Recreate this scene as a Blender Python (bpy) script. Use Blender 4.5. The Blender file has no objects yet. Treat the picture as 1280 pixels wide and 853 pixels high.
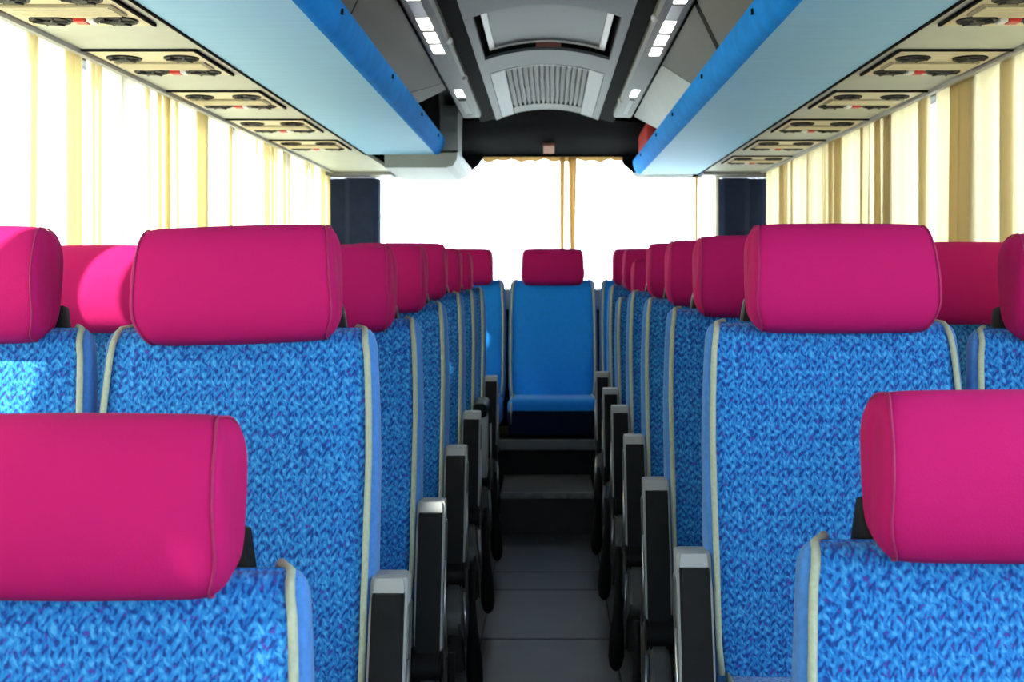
import bpy, bmesh, math, random
from mathutils import Vector, Matrix
random.seed(7)
S = bpy.context.scene
C = S.collection
PI = math.pi
R = math.radians
ZC = 1.15          # eye height over the aisle floor; world: X right, Y towards the rear of the coach
F = 1560.0         # focal length for a frame 1280 wide

# ------------------------------------------------------------------ camera, sky, sun, exposure
cam_d = bpy.data.cameras.new('camera')
cam = bpy.data.objects.new('camera', cam_d); C.objects.link(cam)
cam.location = (0, 0, ZC); cam.rotation_euler = (PI/2, 0, 0)
cam_d.sensor_fit = 'HORIZONTAL'; cam_d.sensor_width = 36.0
cam_d.lens = 36.0 * F / 1280
cam_d.shift_x = -44.0/1280; cam_d.shift_y = -83.5/1280
cam_d.clip_start = 0.02; cam_d.clip_end = 500
cam_d.dof.use_dof = True; cam_d.dof.focus_distance = 2.2; cam_d.dof.aperture_fstop = 10.0
S.camera = cam

w = bpy.data.worlds.new('world'); S.world = w; w.use_nodes = True
bgn = w.node_tree.nodes['Background']
bgn.inputs[0].default_value = (0.84, 0.95, 1.10, 1); bgn.inputs[1].default_value = 6.5

sun_d = bpy.data.lights.new('sun', 'SUN'); sun_d.energy = 15.0; sun_d.angle = R(1.2); sun_d.color = (1, .95, .86)
sun = bpy.data.objects.new('sun', sun_d); C.objects.link(sun)
d = Vector((0.70, 0.62, -0.62)).normalized()
sun.rotation_euler = d.to_track_quat('-Z', 'Y').to_euler()
sun.location = (-8, -6, 8)

S.view_settings.view_transform = 'Standard'
S.view_settings.look = 'None'
S.view_settings.exposure = 0.38
S.view_settings.gamma = 1.0
S.view_settings.use_curve_mapping = False

# ------------------------------------------------------------------ materials
def mat(name, col, rough=.6, metal=0.0, noise=0.0, nscale=30.0, bump=0.0, bscale=200.0, emit=None, estr=0.0, spec=.5, sheen=0.0):
    m = bpy.data.materials.new(name); m.use_nodes = True
    nt = m.node_tree; b = nt.nodes['Principled BSDF']
    b.inputs['Base Color'].default_value = (*col, 1)
    b.inputs['Roughness'].default_value = rough
    b.inputs['Metallic'].default_value = metal
    b.inputs['Specular IOR Level'].default_value = spec
    if sheen: b.inputs['Sheen Weight'].default_value = sheen
    tc = nt.nodes.new('ShaderNodeTexCoord')
    if noise:
        n = nt.nodes.new('ShaderNodeTexNoise'); n.inputs['Scale'].default_value = nscale; n.inputs['Detail'].default_value = 4
        nt.links.new(tc.outputs['Object'], n.inputs['Vector'])
        r = nt.nodes.new('ShaderNodeValToRGB')
        r.color_ramp.elements[0].position = .3; r.color_ramp.elements[1].position = .7
        r.color_ramp.elements[0].color = (*[c*(1-noise) for c in col], 1)
        r.color_ramp.elements[1].color = (*[min(1, c*(1+noise)) for c in col], 1)
        nt.links.new(n.outputs['Fac'], r.inputs['Fac']); nt.links.new(r.outputs['Color'], b.inputs['Base Color'])
    if bump:
        n2 = nt.nodes.new('ShaderNodeTexNoise'); n2.inputs['Scale'].default_value = bscale; n2.inputs['Detail'].default_value = 2
        nt.links.new(tc.outputs['Object'], n2.inputs['Vector'])
        bp = nt.nodes.new('ShaderNodeBump'); bp.inputs['Strength'].default_value = bump; bp.inputs['Distance'].default_value = .002
        nt.links.new(n2.outputs['Fac'], bp.inputs['Height']); nt.links.new(bp.outputs['Normal'], b.inputs['Normal'])
    if emit:
        b.inputs['Emission Color'].default_value = (*emit, 1); b.inputs['Emission Strength'].default_value = estr
    return m

def fabric_pattern():
    """woven zigzag: rows of small interlocking triangles, dark violet and teal on bright blue"""
    m = bpy.data.materials.new('woven_blue_fabric'); m.use_nodes = True
    nt = m.node_tree; N = nt.nodes; L = nt.links; b = N['Principled BSDF']
    b.inputs['Roughness'].default_value = .85; b.inputs['Specular IOR Level'].default_value = .25
    b.inputs['Sheen Weight'].default_value = .25
    tc = N.new('ShaderNodeTexCoord'); sp = N.new('ShaderNodeSeparateXYZ')
    wob = N.new('ShaderNodeTexNoise'); wob.inputs['Scale'].default_value = 90; wob.inputs['Detail'].default_value = 2
    L.new(tc.outputs['Object'], wob.inputs['Vector'])
    L.new(tc.outputs['Object'], sp.inputs[0])
    def M(op, a, c=None, d=None):
        n = N.new('ShaderNodeMath'); n.operation = op
        for i, v in enumerate((a, c, d)):
            if v is None: continue
            if isinstance(v, (int, float)): n.inputs[i].default_value = v
            else: L.new(v, n.inputs[i])
        return n.outputs[0]
    wv = M('MULTIPLY', M('SUBTRACT', wob.outputs['Fac'], .5), .012)
    u = M('ADD', sp.outputs[0], wv)
    v = M('ADD', M('SUBTRACT', sp.outputs[2], sp.outputs[1]), M('MULTIPLY', wv, .8))
    TP = 2*PI
    def sn(x): return M('SINE', x)
    zig = sn(M('ADD', M('MULTIPLY', v, TP/.0150), M('MULTIPLY', sn(M('MULTIPLY', u, TP/.0200)), 1.9)))
    tri = sn(M('ADD', M('MULTIPLY', u, TP/.0100), M('MULTIPLY', sn(M('MULTIPLY', v, TP/.0300)), 1.6)))
    n1 = N.new('ShaderNodeTexNoise'); n1.inputs['Scale'].default_value = 130; n1.inputs['Detail'].default_value = 2
    mp = N.new('ShaderNodeMapping'); mp.inputs['Scale'].default_value = (1.4, 1, .8)
    L.new(tc.outputs['Object'], mp.inputs[0]); L.new(mp.outputs[0], n1.inputs['Vector'])
    h0 = M('ADD', M('MULTIPLY', zig, .125), M('MULTIPLY', M('MULTIPLY', tri, zig), .16))
    val = M('ADD', M('ADD', h0, M('MULTIPLY', M('SUBTRACT', n1.outputs['Fac'], .5), 1.05)), .5)
    r = N.new('ShaderNodeValToRGB'); el = r.color_ramp.elements
    el[0].position = .22; el[0].color = (.004, .038, .19, 1)
    el[1].position = .84; el[1].color = (.065, .32, .64, 1)
    for p, c_ in ((.36, (.005, .062, .29, 1)), (.46, (.006, .145, .45, 1)), (.62, (.018, .205, .53, 1))):
        e = el.new(p); e.color = c_
    L.new(val, r.inputs['Fac'])
    a1 = val
    pn = N.new('ShaderNodeTexNoise'); pn.inputs['Scale'].default_value = 95
    L.new(tc.outputs['Object'], pn.inputs['Vector'])
    pur = M('MULTIPLY', M('LESS_THAN', val, .42), M('GREATER_THAN', pn.outputs['Fac'], .60))
    mx = N.new('ShaderNodeMix'); mx.data_type = 'RGBA'
    L.new(M('MULTIPLY', pur, .65), mx.inputs[0]); L.new(r.outputs[0], mx.inputs[6]); mx.inputs[7].default_value = (.085, .045, .34, 1)
    c = mx.outputs[2]
    L.new(c, b.inputs['Base Color'])
    fn = N.new('ShaderNodeTexNoise'); fn.inputs['Scale'].default_value = 350
    L.new(tc.outputs['Object'], fn.inputs['Vector'])
    h = M('ADD', M('MULTIPLY', a1, .5), fn.outputs['Fac'])
    bp = N.new('ShaderNodeBump'); bp.inputs['Strength'].default_value = .35; bp.inputs['Distance'].default_value = .002
    L.new(h, bp.inputs['Height']); L.new(bp.outputs['Normal'], b.inputs['Normal'])
    return m

def pink_fabric():
    m = bpy.data.materials.new('pink_stretch_cover'); m.use_nodes = True
    nt = m.node_tree; N = nt.nodes; L = nt.links; b = N['Principled BSDF']
    b.inputs['Base Color'].default_value = (.45, .007, .112, 1)
    b.inputs['Roughness'].default_value = .85; b.inputs['Specular IOR Level'].default_value = .15
    tc = N.new('ShaderNodeTexCoord')
    vo = N.new('ShaderNodeTexVoronoi'); vo.inputs['Scale'].default_value = 420
    L.new(tc.outputs['Object'], vo.inputs['Vector'])
    wr = N.new('ShaderNodeTexNoise'); wr.inputs['Scale'].default_value = 9
    L.new(tc.outputs['Object'], wr.inputs['Vector'])
    bp = N.new('ShaderNodeBump'); bp.inputs['Strength'].default_value = .25; bp.inputs['Distance'].default_value = .001
    bp2 = N.new('ShaderNodeBump'); bp2.inputs['Strength'].default_value = .25; bp2.inputs['Distance'].default_value = .02
    L.new(vo.outputs['Distance'], bp.inputs['Height']); L.new(wr.outputs['Fac'], bp2.inputs['Height'])
    L.new(bp2.outputs['Normal'], bp.inputs['Normal']); L.new(bp.outputs['Normal'], b.inputs['Normal'])
    return m

def curtain_mat(name, col, transl, transp):
    m = bpy.data.materials.new(name); m.use_nodes = True
    nt = m.node_tree; N = nt.nodes; L = nt.links
    N.remove(N['Principled BSDF'])
    out = N['Material Output']
    df = N.new('ShaderNodeBsdfDiffuse'); tl = N.new('ShaderNodeBsdfTranslucent'); tp = N.new('ShaderNodeBsdfTransparent')
    tc = N.new('ShaderNodeTexCoord'); n = N.new('ShaderNodeTexNoise'); n.inputs['Scale'].default_value = 40
    mp = N.new('ShaderNodeMapping'); mp.inputs['Scale'].default_value = (1, 1, .06)
    L.new(tc.outputs['Object'], mp.inputs[0]); L.new(mp.outputs[0], n.inputs['Vector'])
    r = N.new('ShaderNodeValToRGB')
    r.color_ramp.elements[0].color = (*[c*.93 for c in col], 1); r.color_ramp.elements[1].color = (*col, 1)
    L.new(n.outputs['Fac'], r.inputs['Fac'])
    L.new(r.outputs[0], df.inputs[0]); L.new(r.outputs[0], tl.inputs[0])
    m1 = N.new('ShaderNodeMixShader'); m1.inputs[0].default_value = transl
    L.new(df.outputs[0], m1.inputs[1]); L.new(tl.outputs[0], m1.inputs[2])
    m2 = N.new('ShaderNodeMixShader'); m2.inputs[0].default_value = transp
    L.new(m1.outputs[0], m2.inputs[1]); L.new(tp.outputs[0], m2.inputs[2])
    L.new(m2.outputs[0], out.inputs[0])
    return m

def glass_mat():
    m = bpy.data.materials.new('window_glass'); m.use_nodes = True
    nt = m.node_tree; N = nt.nodes; L = nt.links
    N.remove(N['Principled BSDF'])
    tp = N.new('ShaderNodeBsdfTransparent'); tp.inputs[0].default_value = (.93, .97, .96, 1)
    gl = N.new('ShaderNodeBsdfGlossy'); gl.inputs['Roughness'].default_value = .02
    fr = N.new('ShaderNodeLayerWeight'); fr.inputs[0].default_value = .12
    mx = N.new('ShaderNodeMixShader')
    L.new(fr.outputs[1], mx.inputs[0]); L.new(tp.outputs[0], mx.inputs[1]); L.new(gl.outputs[0], mx.inputs[2])
    L.new(mx.outputs[0], N['Material Output'].inputs[0])
    return m

def streak_mat(name, col, amt, rough):
    m = mat(name, col, rough)
    nt = m.node_tree; N = nt.nodes; L = nt.links
    tc = N.new('ShaderNodeTexCoord'); mp = N.new('ShaderNodeMapping'); mp.inputs['Scale'].default_value = (2.5, 30, 20)
    n = N.new('ShaderNodeTexNoise'); n.inputs['Scale'].default_value = 1.6; n.inputs['Detail'].default_value = 5
    r = N.new('ShaderNodeValToRGB')
    r.color_ramp.elements[0].position = .3; r.color_ramp.elements[1].position = .75
    r.color_ramp.elements[0].color = (*[c*(1-amt) for c in col], 1)
    r.color_ramp.elements[1].color = (*[min(1, c*(1+amt)) for c in col], 1)
    L.new(tc.outputs['Object'], mp.inputs[0]); L.new(mp.outputs[0], n.inputs['Vector'])
    L.new(n.outputs['Fac'], r.inputs['Fac']); L.new(r.outputs[0], N['Principled BSDF'].inputs['Base Color'])
    return m

M_FAB = fabric_pattern()
M_SIDE = mat('plain_blue_fabric', (.060, .20, .52), .85, noise=.12, nscale=120, bump=.3, bscale=400, spec=.2, sheen=.2)
M_REARFAB = mat('plain_deep_blue_fabric', (.005, .25, .78), .8, noise=.06, nscale=60, bump=.2, bscale=400, spec=.25, sheen=.15)
M_PINK = pink_fabric()
M_SEAM = mat('pink_seam_thread', (.33, .008, .09), .8, noise=.1, nscale=200)
M_PIPE = mat('olive_beige_piping', (.37, .40, .29), .65, noise=.12, nscale=150)
M_BLACK = mat('black_plastic', (.006, .006, .006), .55, noise=.2, nscale=40, bump=.1, bscale=500, spec=.15)
M_STRAP = mat('black_webbing', (.006, .006, .007), .8, noise=.2, nscale=300, spec=.15)
M_GREY = mat('grey_plastic', (.33, .33, .32), .42, noise=.04, nscale=20)
M_SHELL = mat('dark_grey_plastic', (.075, .075, .072), .4, noise=.08, nscale=20)
M_STEEL = mat('brushed_steel', (.45, .45, .45), .3, metal=.9, noise=.06, nscale=50)
M_RACK = streak_mat('light_blue_rack_underside', (.275, .62, 1.0), .05, .6)  # underside in a lighter blue than the lip
M_LIP = mat('bright_blue_rack_fabric', (.002, .27, .95), .85, noise=.14, nscale=16, bump=.2, bscale=300, spec=.1)
M_DOOR = mat('dark_grey_panel', (.020, .020, .019), .65, noise=.05, nscale=6)
M_DOOR2 = mat('mid_grey_panel', (.050, .052, .047), .65, noise=.05, nscale=6)
M_VAULT = mat('ceiling_grey', (.050, .064, .078), .55, noise=.04, nscale=4)
M_RAIL = mat('rail_grey', (.110, .113, .108), .55, noise=.04, nscale=8)
M_RIB = mat('rib_grey', (.080, .083, .080), .6, noise=.04, nscale=8)
M_PALE = mat('pale_grey_strip', (.26, .28, .30), .5, noise=.05, nscale=8)
M_DUCTB = mat('duct_underside', (.26, .38, .42), .5, noise=.04, nscale=8)
M_FRONT_SHADE = mat('dark_navy_front_shade', (.004, .009, .030), .8, noise=.1, nscale=20, spec=.1)  # shade on the cushion fronts, painted as dark navy
M_DUCT = mat('duct_grey', (.21, .24, .23), .5, noise=.04, nscale=8)
M_DARK = mat('charcoal_trim', (.006, .006, .007), .85, noise=.15, nscale=12, spec=.03)
M_HOLE = mat('unlit_black', (.004, .004, .004), .9, noise=.1, nscale=10)
M_PANEL = mat('service_panel_grey', (.50, .54, .48), .55, noise=.04, nscale=10)
M_CREAM = mat('cream_plastic', (.72, .64, .42), .5, noise=.05, nscale=15)
M_BEIGE = mat('beige_grille', (.30, .26, .16), .6, noise=.05, nscale=30)
M_NAVY = mat('navy_trim_fabric', (.014, .022, .050), .9, noise=.15, nscale=20, bump=.2, spec=.1)
M_FLOOR = mat('grey_vinyl_floor', (.050, .050, .047), .5, noise=.18, nscale=7, bump=.1, bscale=120)
M_FLOORD = mat('dark_floor_base', (.018, .018, .017), .7, noise=.2, nscale=10)
M_STEP = mat('worn_step_edge', (.13, .13, .125), .5, noise=.25, nscale=25)
M_SILL = mat('grey_green_sill', (.20, .28, .27), .5, noise=.08, nscale=10)
M_WALL = mat('wall_trim_grey', (.16, .17, .18), .7, noise=.08, nscale=8)
M_LAMP = mat('lit_lamp_lens', (.9, .9, .88), .4, noise=.02, emit=(1, .98, .92), estr=3.2)
M_OFF = mat('unlit_red_brown_lens', (.06, .025, .03), .3, noise=.1)
M_WHITE = mat('white_plastic', (.72, .74, .76), .4, noise=.03)
M_SMOKE = mat('smoked_hatch_glass', (.060, .074, .078), .5, noise=.06, nscale=3)
M_RED = mat('red_plastic', (.55, .022, .015), .4, noise=.08, nscale=20)
M_BRICK = mat('red_brown_label', (.20, .05, .035), .5, noise=.08, nscale=20)
M_ORANGE = mat('orange_brown_plate', (.34, .14, .07), .5, noise=.1, nscale=30)
M_SILVER = mat('silver_lens', (.62, .63, .60), .25, metal=.3, noise=.1, nscale=30)
M_CURT = curtain_mat('cream_curtain_sunlit_side', (.95, .86, .60), .57, .02)  # left copy of the cloth, lighter to stand in for stronger sun
M_CURTR = curtain_mat('cream_curtain_shaded_side', (.67, .555, .32), .53, .02)  # right copy of the same cloth, darkened for the shaded side
M_SHEER = curtain_mat('white_sheer_cloth', (.95, .93, .86), .7, .55)
M_GOLD = curtain_mat('gold_brown_cloth', (.50, .30, .10), .45, .0)
M_GLASS = glass_mat()
M_GROUND = mat('pale_concrete_ground', (.55, .55, .52), .9, noise=.08, nscale=.8)

# ------------------------------------------------------------------ mesh helpers
def link(name, bm, m, parent=None, smooth=False, angle=None, loc=None):
    bmesh.ops.recalc_face_normals(bm, faces=bm.faces[:])
    me = bpy.data.meshes.new(name); bm.to_mesh(me); bm.free()
    for x in (m if isinstance(m, (list, tuple)) else (m,)): me.materials.append(x)
    if smooth: me.polygons.foreach_set('use_smooth', [True]*len(me.polygons))
    o = bpy.data.objects.new(name, me); C.objects.link(o)
    if parent: o.parent = parent
    if loc: o.location = loc
    if smooth and angle: me.set_sharp_from_angle(angle=R(angle))
    return o
def tag(o, label=None, cat=None, group=None, kind=None):
    if label: o['label'] = label
    if cat: o['category'] = cat
    if group: o['group'] = group
    if kind: o['kind'] = kind
    return o
def empty(name, loc=(0, 0, 0)):
    o = bpy.data.objects.new(name, None); C.objects.link(o); o.location = loc; o.empty_display_size = .1
    return o
def box(bm, x0, x1, y0, y1, z0, z1, bev=0, seg=2):
    g = bmesh.ops.create_cube(bm, size=1)
    vs = g['verts']
    for v in vs:
        v.co = Vector(((x0+x1)/2+v.co.x*(x1-x0), (y0+y1)/2+v.co.y*(y1-y0), (z0+z1)/2+v.co.z*(z1-z0)))
    if bev:
        es = list({e for v in vs for e in v.link_edges})
        bmesh.ops.bevel(bm, geom=es, offset=bev, segments=seg, profile=.6, affect='EDGES')
    return vs
def prism_y(bm, pts, y0, y1, y0b=None, y1b=None):
    """closed polygon in (x,z) run along y"""
    n = len(pts)
    a = [bm.verts.new((p[0], y0, p[1])) for p in pts]
    b = [bm.verts.new((p[0], y1, p[1])) for p in pts]
    for i in range(n): bm.faces.new((a[i], a[(i+1) % n], b[(i+1) % n], b[i]))
    bm.faces.new(a[::-1]); bm.faces.new(b)
    return a, b
def tube(bm, pts, r, n=8, cap=True):
    rings = []
    P = [Vector(p) for p in pts]
    up0 = None
    for i, p in enumerate(P):
        t = (P[min(i+1, len(P)-1)] - P[max(i-1, 0)]).normalized()
        ref = Vector((0, 0, 1)) if abs(t.z) < .9 else Vector((0, 1, 0))
        if up0 is not None: ref = up0
        s = t.cross(ref)
        if s.length < 1e-4: s = t.cross(Vector((1, 0, 0)))
        s.normalize(); up = s.cross(t).normalized(); up0 = up
        rr = r[i] if isinstance(r, (list, tuple)) else r
        rings.append([bm.verts.new(p + (s*math.cos(2*PI*k/n) + up*math.sin(2*PI*k/n))*rr) for k in range(n)])
    for a, b in zip(rings, rings[1:]):
        for k in range(n): bm.faces.new((a[k], a[(k+1) % n], b[(k+1) % n], b[k]))
    if cap: bm.faces.new(rings[0][::-1]); bm.faces.new(rings[-1])
def cyl(bm, c, axis, r0, r1, h, n=20):
    """disc stack from c along axis"""
    ax = Vector(axis).normalized(); s = ax.orthogonal().normalized(); t = ax.cross(s)
    a = [bm.verts.new(Vector(c)+(s*math.cos(2*PI*k/n)+t*math.sin(2*PI*k/n))*r0) for k in range(n)]
    b = [bm.verts.new(Vector(c)+ax*h+(s*math.cos(2*PI*k/n)+t*math.sin(2*PI*k/n))*r1) for k in range(n)]
    for k in range(n): bm.faces.new((a[k], a[(k+1) % n], b[(k+1) % n], b[k]))
    bm.faces.new(a[::-1]); bm.faces.new(b)
def loft(bm, rings, cap=True):
    V = [[bm.verts.new(p) for p in r] for r in rings]
    n = len(V[0])
    for a, b in zip(V, V[1:]):
        for k in range(n): bm.faces.new((a[k], a[(k+1) % n], b[(k+1) % n], b[k]))
    if cap: bm.faces.new(V[0][::-1]); bm.faces.new(V[-1])
    return V
def sup(t, e):
    c, s = math.cos(t), math.sin(t)
    return math.copysign(abs(c)**(2/e), c), math.copysign(abs(s)**(2/e), s)
def subsurf(o, n=1):
    mo = o.modifiers.new('smooth', 'SUBSURF'); mo.levels = n; mo.render_levels = n

# ------------------------------------------------------------------ setting: shell of the coach
Y0, Y1 = -2.6, 7.45
bm = bmesh.new(); box(bm, -40, 40, -40, 60, -1.35, -1.3)
tag(link('ground', bm, M_GROUND), kind='structure')
bm = bmesh.new(); box(bm, -1.34, 1.34, 1.62, Y1, -.10, -.006); box(bm, -1.34, 1.34, Y0, 1.62, -.32, -.23); box(bm, -1.34, 1.34, 1.60, 1.62, -.24, -.006)
floor = tag(link('floor', bm, M_FLOORD), kind='structure')
ys = [1.64, 2.3, 2.86, 3.30, 3.92, 4.53, 4.80, 5.49]
for a, b in zip(ys, ys[1:]):
    bm = bmesh.new(); box(bm, -.205, .205, a+.004, b-.004, -.006, .004, .002, 1)
    link('floor_panel', bm, M_FLOOR, floor)
    for s in (-1, 1):
        bm = bmesh.new(); box(bm, s*.212, s*.46, a+.004, b-.004, -.006, .003, .002, 1)
        link('floor_strip', bm, M_FLOOR, floor)
bm = bmesh.new(); box(bm, -1.36, 1.36, Y0, Y1+.08, ZC+1.02, ZC+1.08)
tag(link('ceiling', bm, M_DARK), kind='structure')
# side walls: sill wall below, header above, pillars between the windows
PIL = [-2.55, -1.0, .55, 2.13, 3.75, 4.65, 6.10, 7.38]
for s, side in ((-1, 'left'), (1, 'right')):
    bm = bmesh.new(); box(bm, s*1.30, s*1.36, Y0, Y1, -.3, .86); box(bm, s*1.30, s*1.36, Y0, Y1, ZC+.60, ZC+1.02)
    wl = tag(link('wall_'+side, bm, M_WALL), kind='structure')
    for y in PIL:
        bm = bmesh.new(); box(bm, s*1.315, s*1.36, y-.03, y+.03, .86, ZC+.60)
        link('pillar', bm, M_DARK, wl)
    for i, (a, b) in enumerate(zip(PIL, PIL[1:])):
        bm = bmesh.new(); box(bm, s*1.336, s*1.342, a+.03, b-.03, .86, ZC+.60)
        tag(link('window_%d' % (i+1+(0 if s < 0 else 7)), bm, M_GLASS), kind='structure')
# front: dash wall, header and windscreen behind the viewer
bm = bmesh.new(); box(bm, -1.36, 1.36, Y0-.06, Y0, -.3, .55); box(bm, -1.36, 1.36, Y0-.06, Y0, ZC+.75, ZC+1.02)
tag(link('wall_front', bm, M_WALL), kind='structure')
bm = bmesh.new(); box(bm, -1.34, 1.34, Y0-.035, Y0-.028, .55, ZC+.75)
tag(link('window_15', bm, M_GLASS), kind='structure')

# rear wall with the stepped window opening (rounded upper corners)
def px(x, D): return (x-684.0)*D/F
def pz(y, D): return (343.0-y)*D/F
YR = 7.42
bm = bmesh.new()
def arc(cx, cz, r, a0, a1, n=6): return [(cx+r*math.cos(R(a0+(a1-a0)*i/n)), cz+r*math.sin(R(a0+(a1-a0)*i/n))) for i in range(n+1)]
zs, zt = ZC+.575, ZC+.698
xl, xr = -.415, .465
pts = [(-1.34, ZC+1.02), (-1.34, zs), (xl-.09, zs)] + arc(xl-.09, zs+.05, .05, -90, -12, 5) + arc(xl+.06, zt-.05, .05, 168, 90, 5) \
    + arc(xr-.06, zt-.05, .05, 90, 12, 5) + arc(xr+.09, zs+.05, .05, 192, 270, 5) + [(1.34, zs), (1.34, ZC+1.02)]
prism_y(bm, pts, YR, YR+.05)
rw = tag(link('wall_rear', bm, M_DARK), kind='structure')
bm = bmesh.new(); box(bm, -1.34, 1.34, YR, YR+.05, -.2, ZC-.10)
link('lower_wall', bm, M_DARK, rw)
bm = bmesh.new(); box(bm, -1.0, 1.02, YR+.055, YR+.062, ZC-.12, zt+.03)
tag(link('window_16', bm, M_GLASS), kind='structure')
bm = bmesh.new(); box(bm, -1.29, 1.29, 7.02, YR, ZC-.20, ZC-.085, .03, 3)
tag(link('trim_1', bm, M_SILL, smooth=True, angle=40), kind='structure')
# rear corner pillars, soft navy trim with a paler return edge
for s, x0, x1 in ((-1, .985, 1.30), (1, 1.005, 1.30)):
    bm = bmesh.new()
    pts = [(s*x0, 7.40), (s*x0, 7.30), (s*(x0+.03), 7.265), (s*(x1-.15), 7.262), (s*(x1-.12), 7.285), (s*x1, 7.285), (s*x1, 7.40)]
    for (a, b) in zip(pts, pts[1:]+pts[:1]): pass
    va = [bm.verts.new((p[0], p[1], .5)) for p in pts]; vb = [bm.verts.new((p[0], p[1], ZC+.56)) for p in pts]
    n = len(pts)
    for i in range(n): bm.faces.new((va[i], va[(i+1) % n], vb[(i+1) % n], vb[i]))
    bm.faces.new(va[::-1]); bm.faces.new(vb)
    tag(link('trim_%d' % (2 if s < 0 else 3), bm, M_NAVY), kind='structure')

# charcoal soffit rising from the rear window up to the ceiling vault
def vault(x): return ZC+.84+.053*(1-(x/.277)**2) if abs(x) < .277 else ZC+.84-.10*(abs(x)-.277)
bm = bmesh.new()
top, mid, low = [], [], []
NX = 44
for i in range(NX+1):
    x = -.56+1.12*i/NX
    top.append(bm.verts.new((x, 6.78, vault(x)+.004)))
    zz = zt+.012 if xl+.03 < x < xr-.03 else (zs+.02 if x < xl-.08 or x > xr+.08 else zs+.02+(zt-zs)*(.5))
    mid.append(bm.verts.new((x, 7.22, .42*(vault(x)+.004)+.58*(zt+.05))))
    low.append(bm.verts.new((x, YR, zt+.012)))
for r0, r1 in ((top, mid), (mid, low)):
    for i in range(NX): bm.faces.new((r0[i], r0[i+1], r1[i+1], r1[i]))
rear_soffit = tag(link('trim_4', bm, M_DARK, smooth=True), kind='structure')
mo = rear_soffit.modifiers.new('t', 'SOLIDIFY'); mo.thickness = .012; mo.offset = 1
bm = bmesh.new()
_p = [(7.296-.002, .772-.004), (7.374-.002, .733-.004), (7.374-.010, .733-.020), (7.296-.010, .772-.020)]
_a = [bm.verts.new((-.022, y, ZC+z)) for y, z in _p]; _b = [bm.verts.new((.042, y, ZC+z)) for y, z in _p]
for i in range(4): bm.faces.new((_a[i], _a[(i+1) % 4], _b[(i+1) % 4], _b[i]))
bm.faces.new(_a[::-1]); bm.faces.new(_b)
tag(link('wall_plate', bm, M_ORANGE), 'small orange-brown square plate on the charcoal panel above the rear window', 'plate')

# ------------------------------------------------------------------ ceiling: vault, hatch, vent, side strips
bm = bmesh.new()
def vault_piece(bm, y0, y1, x0=-.277, x1=.277, n=20, dz=0.0, th=.02):
    a, b, a2, b2 = [], [], [], []
    for i in range(n+1):
        x = x0+(x1-x0)*i/n; z = vault(x)+dz
        a.append(bm.verts.new((x, y0, z))); b.append(bm.verts.new((x, y1, z)))
        a2.append(bm.verts.new((x, y0, z+th))); b2.append(bm.verts.new((x, y1, z+th)))
    for i in range(n):
        bm.faces.new((a[i], a[i+1], b[i+1], b[i])); bm.faces.new((a2[i], b2[i], b2[i+1], a2[i+1]))
        bm.faces.new((a[i], a2[i], a2[i+1], a[i+1])); bm.faces.new((b[i], b[i+1], b2[i+1], b2[i]))
    bm.faces.new((a[0], b[0], b2[0], a2[0])); bm.faces.new((a[n], a2[n], b2[n], b[n]))
vault_piece(bm, Y0, 3.55)
cv = tag(link('ceiling_vault', bm, M_VAULT, smooth=True, angle=50), kind='structure')
bm = bmesh.new(); vault_piece(bm, 3.56, 4.13); link('vault_panel', bm, M_VAULT, cv, smooth=True, angle=50)
bm = bmesh.new(); vault_piece(bm, 4.96, 5.30); link('vault_panel', bm, M_VAULT, cv, smooth=True, angle=50)
for s in (-1, 1):
    bm = bmesh.new(); vault_piece(bm, 4.13, 4.96, s*.247, s*.277, 3); link('vault_edge', bm, M_VAULT, cv, smooth=True, angle=50)
    bm = bmesh.new(); vault_piece(bm, 5.30, 6.80, s*.245, s*.277, 3); link('vault_edge', bm, M_VAULT, cv, smooth=True, angle=50)
# charcoal strips each side of the vault, with small white spot lamps
for s, nm in ((-1, 'trim_5'), (1, 'trim_6')):
    bm = bmesh.new(); prism_y(bm, [(s*.279, ZC+.845), (s*.36, ZC+.825), (s*.36, ZC+.87), (s*.279, ZC+.89)], Y0, 6.78)
    tag(link(nm, bm, M_DARK), kind='structure')
bm = bmesh.new(); box(bm, -.56, .56, Y0, 6.9, ZC+.95, ZC+.97)
tag(link('trim_7', bm, M_HOLE), kind='structure')

# roof hatch
hatch = tag(empty('roof_hatch', (0, 4.55, ZC+.9)), 'roof hatch with smoked grey panel and white frame in the arched ceiling', 'hatch')
def put(name, bm, m, root, **k):
    o = link(name, bm, m, root, **k)
    o.data.transform(Matrix.Translation(-root.location)); return o
bm = bmesh.new(); vault_piece(bm, 4.14, 4.915, -.205, .205, dz=.030, th=.012); put('panel', bm, M_SMOKE, hatch, smooth=True, angle=50)
for s in (-1, 1):
    bm = bmesh.new(); vault_piece(bm, 4.14, 4.925, s*.206, s*.226, 2, dz=.024, th=.02); put('frame_side', bm, M_WHITE, hatch, smooth=True, angle=50)
bm = bmesh.new(); vault_piece(bm, 4.915, 4.925, -.206, .206, dz=.024, th=.02); put('frame_edge', bm, M_WHITE, hatch, smooth=True, angle=50)
bm = bmesh.new(); vault_piece(bm, 4.950, 4.957, -.25, .25, dz=.012, th=.06); put('recess_wall', bm, M_DARK, hatch, smooth=True, angle=50)
for s in (-1, 1):
    bm = bmesh.new(); box(bm, s*.246, s*.250, 4.14, 4.95, ZC+.865, ZC+.95); put('recess_wall', bm, M_DARK, hatch)
bm = bmesh.new(); box(bm, -.045, .055, 4.944, 4.950, ZC+.903, ZC+.922); put('label_plate', bm, M_BRICK, hatch)['label'] = 'red-brown label plate'

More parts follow.
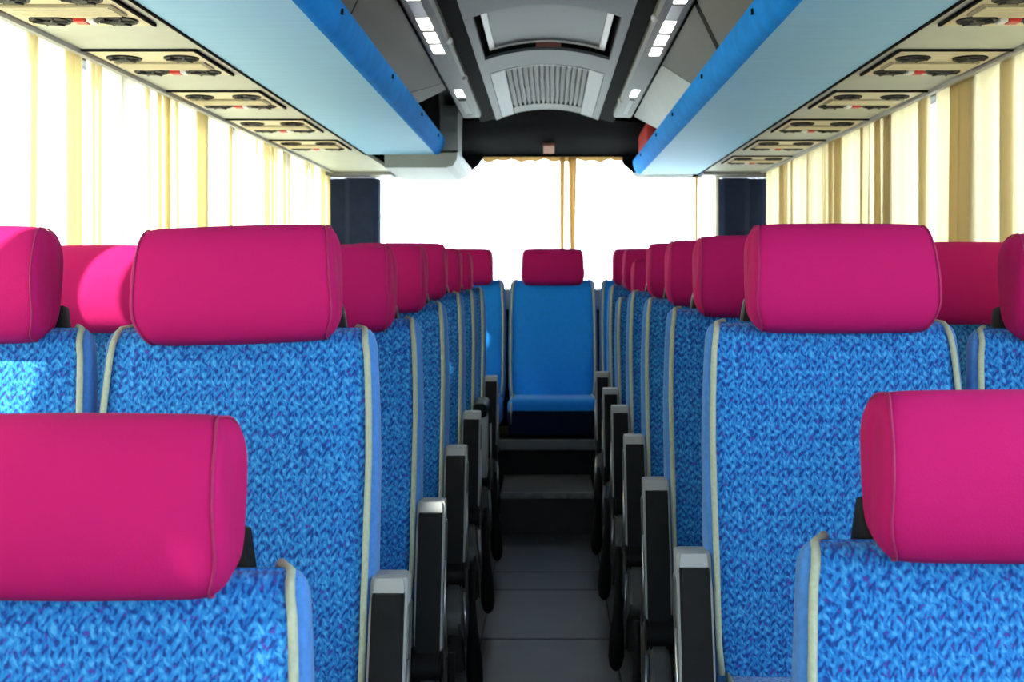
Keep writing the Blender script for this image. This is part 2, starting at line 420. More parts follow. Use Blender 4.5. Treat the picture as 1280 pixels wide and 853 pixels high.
# ribbed ventilation grille
vent = tag(empty('ceiling_vent', (0, 6.0, ZC+.87)), 'ribbed grey air return grille with pale side strips at the rear of the ceiling', 'grille')
bm = bmesh.new(); vault_piece(bm, 5.305, 6.80, -.243, .243, dz=.018, th=.012); put('backing', bm, M_WALL, vent, smooth=True, angle=50)
bm = bmesh.new(); vault_piece(bm, 5.303, 5.33, -.243, .243, dz=-.002, th=.02); put('rim', bm, M_PALE, vent, smooth=True, angle=50)
bm = bmesh.new(); vault_piece(bm, 6.55, 6.80, -.178, .178, dz=.004, th=.014); put('rear_panel', bm, M_RAIL, vent, smooth=True, angle=50)
for s in (-1, 1):
    bm = bmesh.new(); vault_piece(bm, 5.33, 6.80, s*.18, s*.243, 4, dz=.002, th=.016); put('side_strip', bm, M_PALE, vent, smooth=True, angle=50)
NF = 15
for row, (ya, yb) in enumerate(((5.34, 5.93), (5.95, 6.55))):
    for i in range(NF):
        xa = -.176+.352*i/NF+(.004 if row == 0 else .0075); xb = -.176+.352*(i+1)/NF-(.0035 if row == 0 else .002)
        bm = bmesh.new(); vault_piece(bm, ya, yb, xa, xb, 1, dz=.002 if row == 0 else .006, th=.012)
        put('rib', bm, M_RIB, vent)

# light rails
def light_rail(s, label, lamps, y_end):
    root = tag(empty('light_rail', (s*.387, 3, ZC+.80)), label, 'light')
    bm = bmesh.new()
    prof = [(s*.336, ZC+.812), (s*.345, ZC+.800), (s*.425, ZC+.797), (s*.434, ZC+.806), (s*.434, ZC+.84), (s*.336, ZC+.85)]
    a, b = prism_y(bm, prof, Y0, y_end)
    put('housing', bm, M_RAIL, root)
    for (ya, yb, m, xa, xb, nm) in lamps:
        bm = bmesh.new(); box(bm, s*xa, s*xb, ya, yb, ZC+.7955, ZC+.800, .001, 1)
        o = put(nm, bm, m, root)
        if m is M_OFF: o['label'] = 'dark red-brown unlit lens'
    for yk in ((4.30, 5.12) if s < 0 else (3.92, 5.78)):
        bm = bmesh.new(); bmesh.ops.create_uvsphere(bm, u_segments=12, v_segments=8, radius=.013, matrix=Matrix.Translation((s*.338, yk, ZC+.806)))
        put('spot_lamp', bm, M_WHITE, root, smooth=True)
    bm = bmesh.new(); box(bm, s*.375, s*.40, 5.70, 6.2, ZC+.794, ZC+.80, .003, 1); put('slot_cover', bm, M_DUCT, root)
    return root
def lampset(off):
    L = []
    for (ya, yb) in ((3.885+off, 4.060+off), (4.120+off, 4.285+off), (4.345+off, 4.495+off)): L.append((ya, yb, M_LAMP, .370, .408, 'lamp'))
    L.append((3.64+off, 3.86+off, M_OFF, .370, .408, 'unlit_lamp'))
    L.append((3.40+off, 3.62+off, M_LAMP, .370, .408, 'lamp'))
    for k in (1, 2): L.append((2.9+off-k*.23, 3.1+off-k*.23, M_LAMP, .370, .408, 'lamp'))
    L.append((5.40, 5.60, M_LAMP, .370, .402, 'lamp'))
    return L
light_rail(-1, 'grey ceiling rail with lit white lamp segments above the left luggage rack', lampset(0), 6.36)
light_rail(1, 'grey ceiling rail with lit white lamp segments above the right luggage rack', lampset(.05), 6.36)

# ------------------------------------------------------------------ luggage racks
def rack(s, y_end, label, doors):
    root = tag(empty('luggage_rack', (s*.7, 3, ZC+.59)), label, 'rack')
    bm = bmesh.new(); box(bm, s*.548, s*.885, Y0, y_end, ZC+.588, ZC+.606); put('underside', bm, M_RACK, root)
    # rounded lip
    out = [(.552, .588), (.541, .5885), (.530, .593), (.520, .603), (.512, .617), (.506, .634), (.503, .652), (.5035, .668)]
    inn = [(p[0]+.014 if i > 2 else p[0]+.006, p[1]+.010 if i < 5 else p[1]) for i, p in enumerate(out)]
    pts = [(s*p[0], ZC+p[1]) for p in out] + [(s*p[0], ZC+p[1]) for p in inn[::-1]]
    bm = bmesh.new(); prism_y(bm, pts, Y0, y_end); put('lip', bm, M_LIP, root, smooth=True, angle=50)
    # outer grey edge strip and dark joint
    bm = bmesh.new(); box(bm, s*.887, s*.893, Y0, y_end, ZC+.584, ZC+.62); put('joint_strip', bm, M_DARK, root)
    # end cap of the shelf
    bm = bmesh.new(); prism_y(bm, [(s*.885, ZC+.60), (s*.55, ZC+.60), (s*.52, ZC+.64), (s*.52, ZC+.655), (s*.885, ZC+.655)], y_end-.02, y_end-.004)
    put('end_cap', bm, M_DOOR, root)
    # flaps between lip and rail: (bottom y0,y1, top y0,y1)
    for (b0, b1, t0, t1, m) in doors:
        bm = bmesh.new()
        P0, P1 = (s*.508, ZC+.662), (s*.4395, ZC+.803)
        nx = s*.014; nz = .006
        vs = [bm.verts.new(p) for p in ((P0[0], b0, P0[1]), (P0[0], b1, P0[1]), (P1[0], t1, P1[1]), (P1[0], t0, P1[1]),
                                        (P0[0]+nx, b0, P0[1]+nz), (P0[0]+nx, b1, P0[1]+nz), (P1[0]+nx, t1, P1[1]+nz), (P1[0]+nx, t0, P1[1]+nz))]
        for f in ((0, 1, 2, 3), (7, 6, 5, 4), (0, 4, 5, 1), (1, 5, 6, 2), (2, 6, 7, 3), (3, 7, 4, 0)): bm.faces.new([vs[i] for i in f])
        put('flap', bm, m, root)
    # dark inside of the shelf behind the flaps
    bm = bmesh.new(); box(bm, s*.60, s*.605, Y0, y_end-.02, ZC+.655, ZC+.95); put('back_board', bm, M_DARK, root)
    for y in (2.2, 3.05, 4.05, 5.0, 5.75, 6.7):
        if y < y_end:
            bm = bmesh.new(); box(bm, s*.499, s*.5045, y, y+.010, ZC+.636, ZC+.650); put('hinge_pin', bm, M_DARK, root)
    return root
rack(-1, 6.12, 'left overhead luggage rack with pale blue underside and bright blue lip', [(Y0, 1.7, Y0, 1.7, M_DOOR), (1.72, 3.2, 1.72, 3.2, M_DOOR), (3.215, 4.55, 3.215, 5.25, M_DOOR), (4.56, 4.85, 5.26, 5.42, M_DOOR2)])
rack(1, 7.33, 'right overhead luggage rack with pale blue underside running to the rear window', [(Y0, 1.7, Y0, 1.7, M_DOOR2), (1.72, 3.66, 1.72, 3.66, M_DOOR2), (3.72, 4.35, 3.72, 4.78, M_DOOR2), (4.36, 5.70, 4.79, 6.34, M_DUCT)])

# grey air duct box closing the left rack
duct = tag(empty('air_duct', (-.6, 6.6, ZC+.52)), 'grey boxed air duct with upright elbow behind the end of the left rack', 'duct')
bm = bmesh.new(); prism_y(bm, [(-.80, ZC+.525), (-.50, ZC+.525), (-.465, ZC+.535), (-.445, ZC+.565), (-.44, ZC+.61), (-.80, ZC+.61)], 6.14, 6.98); put('box', bm, M_DUCT, duct)
bm = bmesh.new(); box(bm, -.83, -.55, 6.32, 7.33, ZC+.606, ZC+.95); put('recess_panel', bm, M_DOOR, duct)  # dark grey carries the shade on the set-back duct front
bm = bmesh.new()
loft(bm, [[(-.525+dx, 6.14+dy+yo, z) for dx, dy in ((0, 0), (.085, 0), (.085, .3), (0, .3))] for z, yo in ((ZC+.60, 0), (ZC+.70, .0), (ZC+.78, .02), (ZC+.84, .06))])
put('elbow', bm, M_DUCT, duct)
bm = bmesh.new(); prism_y(bm, [(-.80, ZC+.568), (-.47, ZC+.568), (-.445, ZC+.59), (-.445, ZC+.62), (-.80, ZC+.62)], 6.98, 7.33); put('rear_box', bm, M_DUCTB, duct)
# red case at the rear end of the right rack
bm = bmesh.new(); box(bm, .524, .590, 6.55, 7.2, ZC+.66, ZC+.815, .03, 4)
tag(link('red_case', bm, M_RED, smooth=True), 'red rounded case at the rear end of the right luggage rack', 'case')

# ------------------------------------------------------------------ service panels with reading-light units
for s, nm in ((-1, 'trim_8'), (1, 'trim_9')):
    bm = bmesh.new(); box(bm, s*.893, s*1.235, Y0, 7.15, ZC+.590, ZC+.61)
    p = tag(link(nm, bm, M_PANEL), kind='structure')
    bm = bmesh.new(); box(bm, s*1.222, s*1.238, Y0, 7.15, ZC+.578, ZC+.592); link('edge_strip', bm, M_GREY, p)
    bm = bmesh.new(); box(bm, s*.895, s*1.29, 7.15, 7.41, ZC+.572, ZC+.62); link('corner_cap', bm, M_WALL, p)
    bm = bmesh.new(); bmesh.ops.create_uvsphere(bm, u_segments=20, v_segments=10, radius=1, matrix=Matrix.Translation((s*.965, 7.24, ZC+.574)) @ Matrix.Diagonal((.065, .07, .012, 1)))
    link('corner_lamp', bm, M_SILVER, p, smooth=True)
def service_unit():
    root = empty('service_unit')
    bm = bmesh.new(); box(bm, -.142, .142, .012, .41, -.006, .006, .003, 1); link('plate', bm, M_CREAM, root)
    bm = bmesh.new(); box(bm, -.150, .150, 0, .011, -.008, .004); box(bm, .143, .150, 0, .41, -.009, .004); link('dark_joint', bm, M_DARK, root)
    for (x, y) in ((-.075, .115), (.080, .115), (-.075, .345), (.080, .345)):
        bm = bmesh.new(); cyl(bm, (x, y, -.010), (0, 0, 1), .046, .049, .012, 24); nz = link('nozzle', bm, M_BLACK, root, smooth=True, angle=40)
        bm = bmesh.new()
        cyl(bm, (x, y, -.014), (0, 0, 1), .016, .020, .006, 14)
        for k in range(3):
            a = k*PI/3; c, sn = math.cos(a)*.04, math.sin(a)*.04
            tube(bm, [(x-c, y-sn, -.0115), (x+c, y+sn, -.0115)], .003, 5)
        link('vanes', bm, M_DOOR, nz)
    bm = bmesh.new(); box(bm, -.125, .125, .175, .285, -.011, .0, .004, 2); gr = link('grille', bm, M_BEIGE, root)
    for k in range(7):
        bm = bmesh.new(); box(bm, -.115, .115, .184+k*.0138, .190+k*.0138, -.014, -.009); link('slat', bm, M_CREAM, gr)
    bm = bmesh.new(); box(bm, -.016, .012, .325, .362, -.014, .0, .002, 1); link('call_button', bm, M_RED, root)['label'] = 'red call button'
    bm = bmesh.new(); box(bm, .014, .032, .325, .362, -.014, .0, .002, 1); link('switch', bm, M_WHITE, root)
    bm = bmesh.new(); box(bm, -.035, -.017, .318, .368, -.008, .0, .002, 1); link('black_switch', bm, M_BLACK, root)
    return root
def copy_tree(o, parent=None):
    c = o.copy(); C.objects.link(c)
    if parent: c.parent = parent
    for ch in list(o.children): copy_tree(ch, c)
    return c
ORD = ['first', 'second', 'third', 'fourth', 'fifth', 'sixth', 'seventh', 'eighth']
uproto = None
for s, side, n in ((-1, 'left', 5), (1, 'right', 6)):
    for k in range(n):
        if uproto is None: uproto = u = service_unit()
        else: u = copy_tree(uproto)
        u.location = (s*1.07, 2.53+.733*k, ZC+.592)
        if s > 0: u.scale = (-1, 1, 1)
        tag(u, 'cream reading-light and air-nozzle unit, %s from the front above the %s curtains' % (ORD[k], side), 'air vent', 'service units above the %s windows' % side)

# ------------------------------------------------------------------ curtains
def curtain_mesh(ya, yb, z0, z1, x, amp, folds, seed, edge_f):
    """pleated cloth in the y-z plane; `folds` doubled-back pleats (three layers deep), crowded towards both edges"""
    rg = random.Random(seed); sx = 1 if x > 0 else -1
    wd = yb-ya
    fp = [ya+wd*f for f in edge_f]+[ya+wd*(.12+.76*rg.random()) for _ in range(folds)]
    fp = sorted(fp); path = []          # (y, layer offset, fold id)
    y = ya; k = 0
    path.append((ya, 0))
    for q in fp:
        hw = rg.uniform(.012, .034)
        q = min(max(q, path[-1][0]+.004), yb-.02)
        path += [(q+hw*.8, .3), (q+hw, -.4), (q+hw*.7, -.8), (q-hw*.7, -1.0), (q-hw, -1.4), (q-hw*.7, -1.8), (q+hw*.8, -1.9), (q+hw*1.4, -1.0)]
        if q+hw*2.2 < yb: path.append((q+hw*2.2, 0))
    path.append((max(yb, path[-1][0]), 0))
    P = []
    for (a, la), (b, lb) in zip(path, path[1:]):
        m = max(2, int(abs(b-a)/.012))
        for i in range(m): P.append((a+(b-a)*i/m, la+(lb-la)*i/m))
    P.append(path[-1])
    ph = [rg.uniform(0, 6.3) for _ in range(4)]
    bm = bmesh.new(); rows = []; M_ = 9
    for j in range(M_+1):
        t = j/M_; z = z1+(z0-z1)*t; row = []
        for (yy, l) in P:
            wv = amp*(math.sin(yy*38+ph[0]+.5*t)+.5*math.sin(yy*71+ph[1]-.4*t))*.5
            dy = t*(.014*math.sin(yy*6+ph[2])+.010*math.sin(yy*15+ph[3]+2*t))
            row.append(bm.verts.new((x+wv-sx*l*.008*(.8+.3*t), yy+dy, z)))
        rows.append(row)
    for a, b in zip(rows, rows[1:]):
        for i in range(len(P)-1): bm.faces.new((a[i], a[i+1], b[i+1], b[i]))
    return bm
def hang(name, bm, m, label, group):
    o = link(name, bm, m, smooth=True)
    return tag(o, label, 'curtain', group)
LC = [(-1.2, .46), (.48, 1.71), (1.83, 2.43), (2.53, 3.40), (3.45, 4.21), (4.23, 5.06), (5.08, 5.80), (5.83, 6.65), (6.73, 7.27)]  # unseen front panels block the sun; their gaps place the sun patches
for i, (a, b) in enumerate(LC):
    vis = i-3
    lab = ('cream curtain at the left windows, %s panel from the front, backlit' % ORD[vis]) if vis >= 0 else 'unseen cream curtain at the left windows, folded thicker to block light, panel %s' % ['one', 'two', 'three'][i]
    bm = curtain_mesh(a, b, .84, ZC+.62, -1.272, .010, 3 if i > 2 else 9, 11+i, (.05, .92, .96))  # extra folds in the unseen front panels dim the right seats
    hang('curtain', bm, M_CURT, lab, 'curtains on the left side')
RC = [(1.7, 2.15), (2.22, 3.40), (3.41, 4.09), (4.16, 5.0), (5.02, 5.62), (5.70, 6.62), (6.64, 7.27)]  # foremost windows left bare to send more light to the left seats
for i, (a, b) in enumerate(RC):
    vis = i-1
    lab = ('cream curtain at the right windows, %s panel from the front' % ORD[vis]) if vis >= 0 else 'cream curtain at the right windows beside the viewer, first panel'
    bm = curtain_mesh(a, b, .84, ZC+.62, 1.272, .024, 3, 31+i, (.06, .95))
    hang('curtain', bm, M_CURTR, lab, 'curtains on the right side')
# rear window: sheers, gold gathered edges, scalloped pelmet
def rear_curtain(xa, xb, z0, z1, y, amp, waves, m, name, label, taper=0.0):
    bm = bmesh.new(); n = max(16, int(waves*10)); rows = []
    for j in range(9):
        t = j/8; z = z1+(z0-z1)*t; row = []
        for i in range(n+1):
            u = i/n; xc = (xa+xb)/2; x = xa+(xb-xa)*u
            x = xc+(x-xc)*(1-taper*t)
            row.append(bm.verts.new((x, y+amp*math.sin(2*PI*waves*u+.4*t), z)))
        rows.append(row)
    for a, b in zip(rows, rows[1:]):
        for i in range(n): bm.faces.new((a[i], a[i+1], b[i+1], b[i]))
    o = link(name, bm, m, smooth=True)
    return tag(o, label, 'curtain')
D = 7.36
rear_curtain(-.95, px(703, D), ZC-.06, ZC+.60, D, .012, 9, M_SHEER, 'sheer_curtain', 'white sheer curtain over the left half of the rear window')
rear_curtain(px(722, D), px(866, D), ZC-.06, ZC+.60, D, .012, 7, M_SHEER, 'sheer_curtain', 'white sheer curtain over the right half of the rear window')
rear_curtain(px(699.5, D), px(706, D), ZC-.06, pz(197, D)+ZC, D-.02, .010, 1.5, M_GOLD, 'curtain_edge', 'thin gold gathered curtain edge, left of the pair at the middle of the rear window', .3)
rear_curtain(px(710, D), px(721, D), ZC-.06, pz(197, D)+ZC, D-.02, .012, 2, M_GOLD, 'curtain_edge', 'gold gathered curtain edge, right of the pair at the middle of the rear window', .6)
rear_curtain(px(868, D), px(872, D), ZC-.06, ZC+.575, D-.02, .008, 1, M_GOLD, 'curtain_edge', 'narrow brown curtain edge near the right end of the rear window')
rear_curtain(px(893, D), px(899, D), ZC-.06, ZC+.575, D-.02, .008, 1, M_CURTR, 'curtain_edge', 'narrow cream curtain edge against the right rear pillar')
bm = bmesh.new(); a, b = [], []
n = 72
for i in range(n+1):
    x = px(604, D)+(px(778, D)-px(604, D))*i/n
    a.append(bm.verts.new((x, D-.012+.006*math.sin(i*1.7), ZC+pz(196.5, D))))
    b.append(bm.verts.new((x, D-.012+.010*math.sin(i*1.7), ZC+pz(201.5+2.2*math.sin(i*.55)*math.sin(i*.21+1), D))))
for i in range(n): bm.faces.new((a[i], a[i+1], b[i+1], b[i]))
tag(link('pelmet', bm, M_GOLD, smooth=True), 'narrow scalloped gold-brown pelmet along the top of the rear window', 'pelmet')

# ------------------------------------------------------------------ seats
# local axes: y = 0 front plane of the backrest at its foot, seat faces -y, z = 0 floor; HINGE: foot of the backrest
HZ = .43
HB = .645      # backrest length
def back_w(h):
    if h < .10: return .228+.10*h
    if h < .42: return .238
    return .238-.012*((h-.42)/(HB-.42))**1.6
def back_ring(h, sc=1.0, n=36, shrink=0.0):
    wd = back_w(h)*sc
    yf = -.020*math.exp(-((h-.17)/.13)**2)+.012*(max(0, h-.35)/.3)
    yb = .115-.05*(h/HB)
    yc, hy = (yf+yb)/2, (yb-yf)/2-shrink
    pts = []
    for k in range(n):
        c, sn = sup(2*PI*k/n, 4.6)
        y = yc+hy*sn
        pts.append((wd*c, y, h))
    return pts
def make_backrest(m_front, m_side):
    bm = bmesh.new()
    hs = [0, .03, .08, .14, .20, .27, .34, .42, .50, .56, .595, .618]
    rings = [back_ring(h) for h in hs]
    rings += [back_ring(.634, .985, shrink=.006), back_ring(.643, .955, shrink=.018), back_ring(.646, .90, shrink=.034)]
    loft(bm, rings)
    bmesh.ops.recalc_face_normals(bm, faces=bm.faces[:])
    for f in bm.faces:
        c = f.calc_center_median()
        f.material_index = 1 if (abs(c.x) > .2215*back_w(min(c.z, .6))/.238 or f.normal.y > .6) else 0
    o = link('backrest', bm, [m_front, m_side], smooth=True)
    bmp = {}
    pl = []
    for s in (-1, 1):
        bm = bmesh.new(); pts = []
        for h in hs[1:]+[.634, .643]:
            wd = back_w(h)
            yf = -.020*math.exp(-((h-.17)/.13)**2)+.012*(max(0, h-.35)/.3)
            dh = max(0, h-.6)
            pts.append((s*(wd*.936-.10*dh), yf+.001+(.0 if h < .62 else (.010 if h < .64 else .022)), h))
        pts.append((s*(.212*.936-.006), .055, .650)); pts.append((s*.185, .085, .642))
        tube(bm, pts, .0056, 8)
        pl.append(link('piping', bm, M_PIPE, o, smooth=True))
    return o
HRX = .167
def make_headrest():
    bm = bmesh.new()
    xs = [(1.0, .60), (.992, .80), (.965, .925), (.925, .972), (.84, .992), (.6, 1.0), (.25, 1.006)]
    xs = [(-a, b) for a, b in xs]+[(0, 1.008)]+[(a, b) for a, b in xs[::-1]]
    N = 32; rings = []
    def ring(x, sc):
        r = []
        for k in range(N):
            c, sn = sup(2*PI*k/N, 3.0)
            y = .064*c*sc; h = .0995*sn*sc
            y += -.006*math.cos(PI*min(1, abs(sn)))*(1 if c < 0 else 0)       # gentle swelling of the front
            y += .10*(h if c > 0 else .25*h)*.5                                # top leans back
            wx = x*HRX*(1.0+.035*(-sn if c < 0 else 0))                        # a little wider below
            q = h/.0995
            wx *= 1-.13*max(0, (-q-.45)/.55)**2-.045*max(0, (q-.6)/.4)**2
            r.append((wx, -.006+y, .7145+h))
        return r
    for x, sc in xs: rings.append(ring(x, sc))
    loft(bm, rings)
    o = link('headrest', bm, M_PINK, smooth=True); subsurf(o, 1)
    for x in (-.945, .945):
        bm = bmesh.new(); r = ring(x, .963); tube(bm, r+[r[0]], .0016, 5, cap=False)
        link('seam', bm, M_SEAM, o, smooth=True)
    bm = bmesh.new(); box(bm, -.176, .176, .050, .095, .60, .69, .010, 2)
    for v in bm.verts:
        if v.co.z > .66: v.co.x *= .93
    link('bracket', bm, M_BLACK, o, smooth=True, angle=40)
    return o
def make_cushion(m):
    bm = bmesh.new(); box(bm, -.226, .226, -.47, .05, HZ-.125, HZ+.02, .045, 4)
    for v in bm.verts:
        v.co.z += .028*(-v.co.y/.47) if v.co.y < 0 else 0
        if v.co.z > HZ-.02: v.co.z += .010*(abs(v.co.x)/.226)**2
    o = link('cushion', bm, m, smooth=True, angle=60)
    for s in (-1, 1):
        bm = bmesh.new(); tube(bm, [(s*.205, .03, HZ+.026), (s*.207, -.1, HZ+.034), (s*.207, -.3, HZ+.047), (s*.207, -.43, HZ+.050), (s*.207, -.462, HZ+.03), (s*.207, -.474, HZ-.01), (s*.207, -.474, HZ-.07)], .005, 7)
        link('piping', bm, M_PIPE, o, smooth=True)
    return o
def armrest_up(sx):
    """folded-up armrest leaning with the backrest; sx = side of the aisle"""
    bm = bmesh.new(); x = sx*.262
    # grey shell and cap
    def ring(z, y0, y1, hw): return [(x-hw, y0, z), (x+hw, y0, z), (x+hw, y1, z), (x-hw, y1, z)]
    L_ = .305
    def lean(z): return -.062+.16*(z-.355)/L_*.55
    rr = []
    for z, k in ((.350, .94), (.42, 1), (.52, 1), (.60, 1), (.645, 1), (.657, .985), (.663, .93)):
        y = lean(z); rr.append(ring(z, y-.002, y+.058, .0305*k))
    loft(bm, rr)
    es = [e for e in bm.edges if abs((e.verts[0].co-e.verts[1].co).z) > .004]
    bmesh.ops.bevel(bm, geom=es, offset=.006, segments=2, affect='EDGES')
    o = link('armrest', bm, M_GREY, smooth=True, angle=45)
    bm = bmesh.new(); rr = []
    for z, k in ((.352, .92), (.36, 1), (.50, 1), (.634, 1), (.641, .96)):
        y = lean(z); rr.append(ring(z, y-.013, y+.030, .0262*k))
    loft(bm, rr); bmesh.ops.bevel(bm, geom=[e for e in bm.edges if abs((e.verts[0].co-e.verts[1].co).z) > .004], offset=.005, segments=2, affect='EDGES')
    link('pad', bm, M_BLACK, o, smooth=True, angle=45)['label'] = 'black armrest pad'
    bm = bmesh.new(); box(bm, x-.0335, x+.0335, lean(.5)+.012, lean(.5)+.060, .36, .62, .006, 2)
    for v in bm.verts: v.co.y += lean(v.co.z)-lean(.5)
    link('side_shell', bm, M_SHELL, o, smooth=True, angle=45)
    return o
def armrest_flat(sx):
    x = sx*.262
    bm = bmesh.new(); box(bm, x-.027, x+.027, -.22, .06, .585, .64, .02, 4)
    o = link('armrest', bm, M_BLACK, smooth=True, angle=45)
    bm = bmesh.new(); box(bm, x-.024, x+.024, -.10, -.02, .34, .60, .01, 2); link('bracket_arm', bm, M_GREY, o, smooth=True, angle=45)
    return o
def make_fittings(sx):
    """aisle side: hub, side cover, lever, belt"""
    out = []
    x = sx*.258
    bm = bmesh.new(); cyl(bm, (x-.034, -.045, .325), (1, 0, 0), .046, .046, .068, 24); bmesh.ops.bevel(bm, geom=[e for e in bm.edges if len(e.link_faces) == 2 and any(len(f.verts) > 4 for f in e.link_faces)], offset=.008, segments=2, affect='EDGES')
    out.append(link('hub', bm, M_BLACK, smooth=True, angle=45))
    bm = bmesh.new()
    prof = [(.06, .0), (.17, .0), (.17, .20), (.15, .285), (.08, .30), (-.08, .292), (-.13, .26), (-.16, .20), (-.15, .17), (-.02, .13)]
    a = [bm.verts.new((x-.016*sx, y, z+.02)) for y, z in prof]; b = [bm.verts.new((x+.030*sx, y, z+.02)) for y, z in prof]
    m = len(prof)
    for i in range(m): bm.faces.new((a[i], a[(i+1) % m], b[(i+1) % m], b[i]))
    bm.faces.new(a[::-1]); bm.faces.new(b)
    bmesh.ops.bevel(bm, geom=bm.edges[:], offset=.008, segments=2, affect='EDGES')
    cov = link('side_cover', bm, M_SHELL, smooth=True, angle=45); out.append(cov)
    bm = bmesh.new(); tube(bm, [(x+.034*sx, -.10, .29), (x+.040*sx, -.13, .24), (x+.042*sx, -.12, .18), (x+.040*sx, -.05, .13)], .006, 8)
    out.append(link('lever', bm, M_STEEL, smooth=True))
    bm = bmesh.new(); tube(bm, [(x+.037*sx, .04, .32), (x+.040*sx, -.02, .36), (x+.038*sx, -.03, .45), (x+.036*sx, .0, .54)], .0035, 6)
    out.append(link('trim_wire', bm, M_STEEL, smooth=True))
    # belt hanging in a fold, heavier buckle end below
    bm = bmesh.new(); rr = []
    for t, wd, th, yo in ((0, .012, .012, .05), (.12, .012, .014, .02), (.30, .014, .016, .0), (.50, .021, .020, -.01), (.72, .034, .024, -.015), (.88, .036, .024, -.015), (.96, .028, .02, -.013), (1, .012, .012, -.012)):
        z = .36-.33*t; cx = x+sx*(.056+.012*t)
        rr.append([(cx+wd*.62*math.cos(2*PI*k/12), -.12+yo+wd*math.sin(2*PI*k/12)*.9, z) for k in range(12)])
    loft(bm, rr); out.append(link('seat_belt', bm, M_STRAP, smooth=True))
    return out
def make_base():
    out = []
    bm = bmesh.new(); box(bm, -.215, .215, -.42, .10, HZ-.17, HZ-.12, .01, 1); out.append(link('base_frame', bm, M_SHELL))
    for y in (-.34, .04):
        bm = bmesh.new(); tube(bm, [(0, y, HZ-.165), (0, y, .004)], .022, 10); cyl(bm, (0, y, .004), (0, 0, 1), .05, .04, .012, 16)
        out.append(link('leg', bm, M_SHELL, smooth=True, angle=45))
    return out

pat_back = make_backrest(M_FAB, M_SIDE); plain_back = make_backrest(M_REARFAB, M_SIDE)
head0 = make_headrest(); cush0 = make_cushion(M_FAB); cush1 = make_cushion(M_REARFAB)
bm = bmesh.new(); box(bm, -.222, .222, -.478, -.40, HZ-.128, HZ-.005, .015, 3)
_f = link('front_shade', bm, M_FRONT_SHADE, cush1, smooth=True, angle=50)  # added sheet that darkens the bench cushion fronts like shade
base0 = make_base()
fit = {s: make_fittings(s) for s in (-1, 1)}
arm_up = {s: armrest_up(s) for s in (-1, 1)}
arm_fl = armrest_flat(1)
protos = [pat_back, plain_back, head0, cush0, cush1, arm_fl]+base0+fit[1]+fit[-1]+list(arm_up.values())

def seat(X, Dp, dz, rec, label, group, aisle=0, head_dz=0.0, rear=False, flat_arm=False, yaw=0.0, arm_dz=0.0, hx=0.0, roll=0.0, belt=True):
    root = empty('coach_seat', (X, Dp-.40*math.sin(R(rec)), dz))
    tag(root, label, 'seat', group)
    b = copy_tree(plain_back if rear else pat_back, root)
    b.location = (0, 0, HZ); b.rotation_euler.x = -R(rec)
    h = copy_tree(head0, root)
    h.location = (hx, -head_dz*math.sin(-R(rec)), HZ+head_dz); h.rotation_euler = (-R(rec), R(roll), R(yaw))
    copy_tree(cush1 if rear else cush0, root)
    if not rear:
        for o in base0: copy_tree(o, root)
    if aisle:
        for o in fit[aisle]:
            if belt or o.name.split('.')[0] != 'seat_belt': copy_tree(o, root)
        a = copy_tree(arm_fl if flat_arm else arm_up[aisle], root)
        a.location.z = arm_dz
    return root
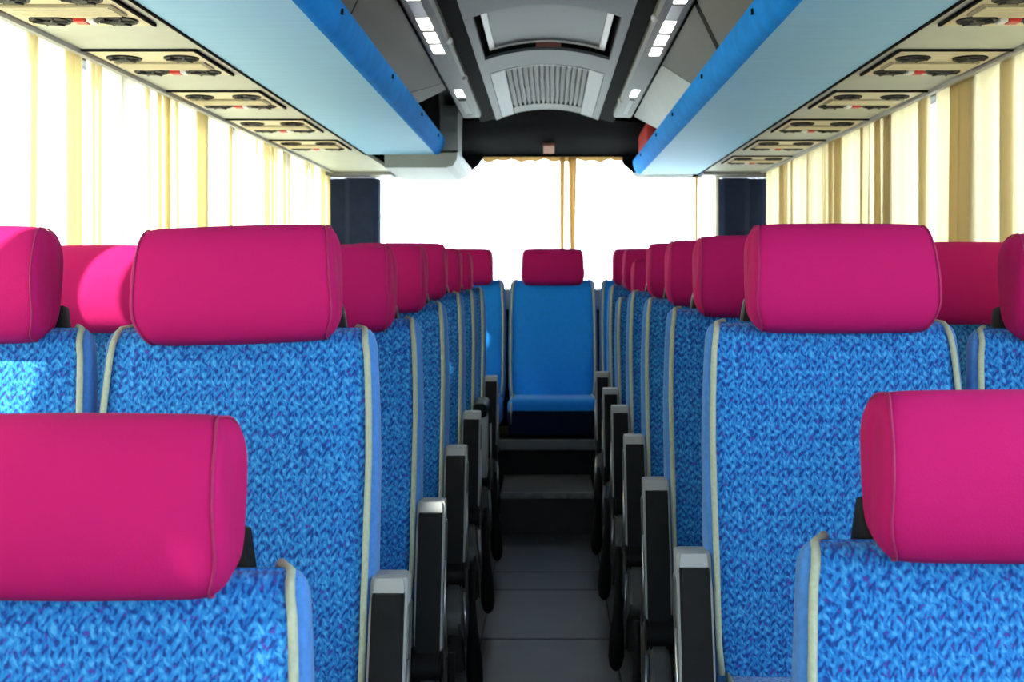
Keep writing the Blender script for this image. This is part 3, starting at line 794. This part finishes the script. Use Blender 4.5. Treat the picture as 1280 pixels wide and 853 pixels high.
# per row: depth, height offset, recline, headrest lift, yaw
LROW = [(1.30, -.236, 9, .000, 0), (2.05, -.004, 9, .0, 2.5), (2.78, -.014, 9, -.006, 0), (3.52, .004, 9, -.004, 0), (4.24, .022, 9, .0, 0), (4.98, .022, 9, -.002, 0), (5.70, .024, 9, -.006, 0)]
RROW = [(1.40, -.226, 9, .006, 0), (2.21, .0, 9, .006, 0), (2.96, .004, 9, .004, 0), (3.68, .014, 9, .002, 0), (4.39, .026, 9, .0, 0), (5.14, .026, 20, -.012, 0), (5.80, .034, 9, .0, 0)]
WORDS = ['nearest', 'second', 'third', 'fourth', 'fifth', 'sixth', 'seventh']
for side, rows, s in (('left', LROW, -1), ('right', RROW, 1)):
    for k, (Dp, dz, rec, hd, yaw) in enumerate(rows):
        if k == 0: lab = 'nearest %s seat, its large pink headrest lowest at the %s' % (side, 'bottom left' if s < 0 else 'bottom right')
        elif side == 'right' and k == 5: lab = 'reclined blue seat lower than the others, sixth row on the right of the aisle'
        else: lab = 'blue patterned seat with pink headrest, %s of the aisle, %s row from the front' % (side, WORDS[k])
        seat(s*.517+((.028 if s < 0 else .006) if k == 0 else 0), Dp, dz, rec, lab, 'aisle seats on the %s' % side, aisle=-s, head_dz=hd, flat_arm=(side == 'left' and k == 5), yaw=yaw, roll=(-1.8 if s < 0 and k == 1 else 0), hx=((.018 if s > 0 else -.012) if k == 0 else (.012 if s > 0 else .028) if k == 1 else .006 if s < 0 else .004), belt=k < 6)
        if k > 0:
            seat(s*.998, Dp+(0.0 if k != 5 else -.06), dz+(0.0 if s < 0 else -.012), 9, 'blue patterned seat with pink headrest by the %s windows, %s row from front' % (side, WORDS[k]), 'window seats on the %s' % side, head_dz=hd+(.0 if s < 0 else -.004), yaw=0)
BX = [-.95, -.458, .030, .517, 1.0]
BN = ['left outer', 'left inner', 'central', 'right inner', 'right outer']
# rear bench base and step
bm = bmesh.new(); box(bm, -1.28, 1.28, 6.02, 7.0, -.006, .300)
bench = tag(empty('rear_platform', (0, 6.5, 0)), 'black boxed platform with grey top edge under the rear seats', 'platform')
o = link('box', bm, M_HOLE, bench); o.data.transform(Matrix.Translation((0, -6.5, 0)))
bm = bmesh.new(); box(bm, -1.28, 1.28, 6.0, 6.05, .302, .352, .006, 2)
o = link('edge_strip', bm, M_SHELL, bench); o.data.transform(Matrix.Translation((0, -6.5, 0)))
step = tag(empty('aisle_step', (0, 5.7, 0)), 'dark step with worn grey edge at the rear end of the aisle', 'step')
bm = bmesh.new(); box(bm, -.208, .208, 5.51, 6.015, -.006, .172); o = link('riser', bm, M_FLOORD, step); o.data.transform(Matrix.Translation((0, -5.7, 0)))
bm = bmesh.new(); box(bm, -.208, .208, 5.50, 6.01, .173, .185, .004, 2); o = link('tread', bm, M_FLOOR, step); o.data.transform(Matrix.Translation((0, -5.7, 0)))
bm = bmesh.new(); box(bm, -.208, .208, 5.494, 5.52, .160, .187, .004, 2); o = link('nosing', bm, M_STEP, step); o.data.transform(Matrix.Translation((0, -5.7, 0)))
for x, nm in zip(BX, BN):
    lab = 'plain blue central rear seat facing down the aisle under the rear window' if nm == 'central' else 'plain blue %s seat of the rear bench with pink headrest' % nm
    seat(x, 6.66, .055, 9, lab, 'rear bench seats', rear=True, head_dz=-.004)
for p in protos:
    for ch in list(p.children): bpy.data.objects.remove(ch)
    bpy.data.objects.remove(p)
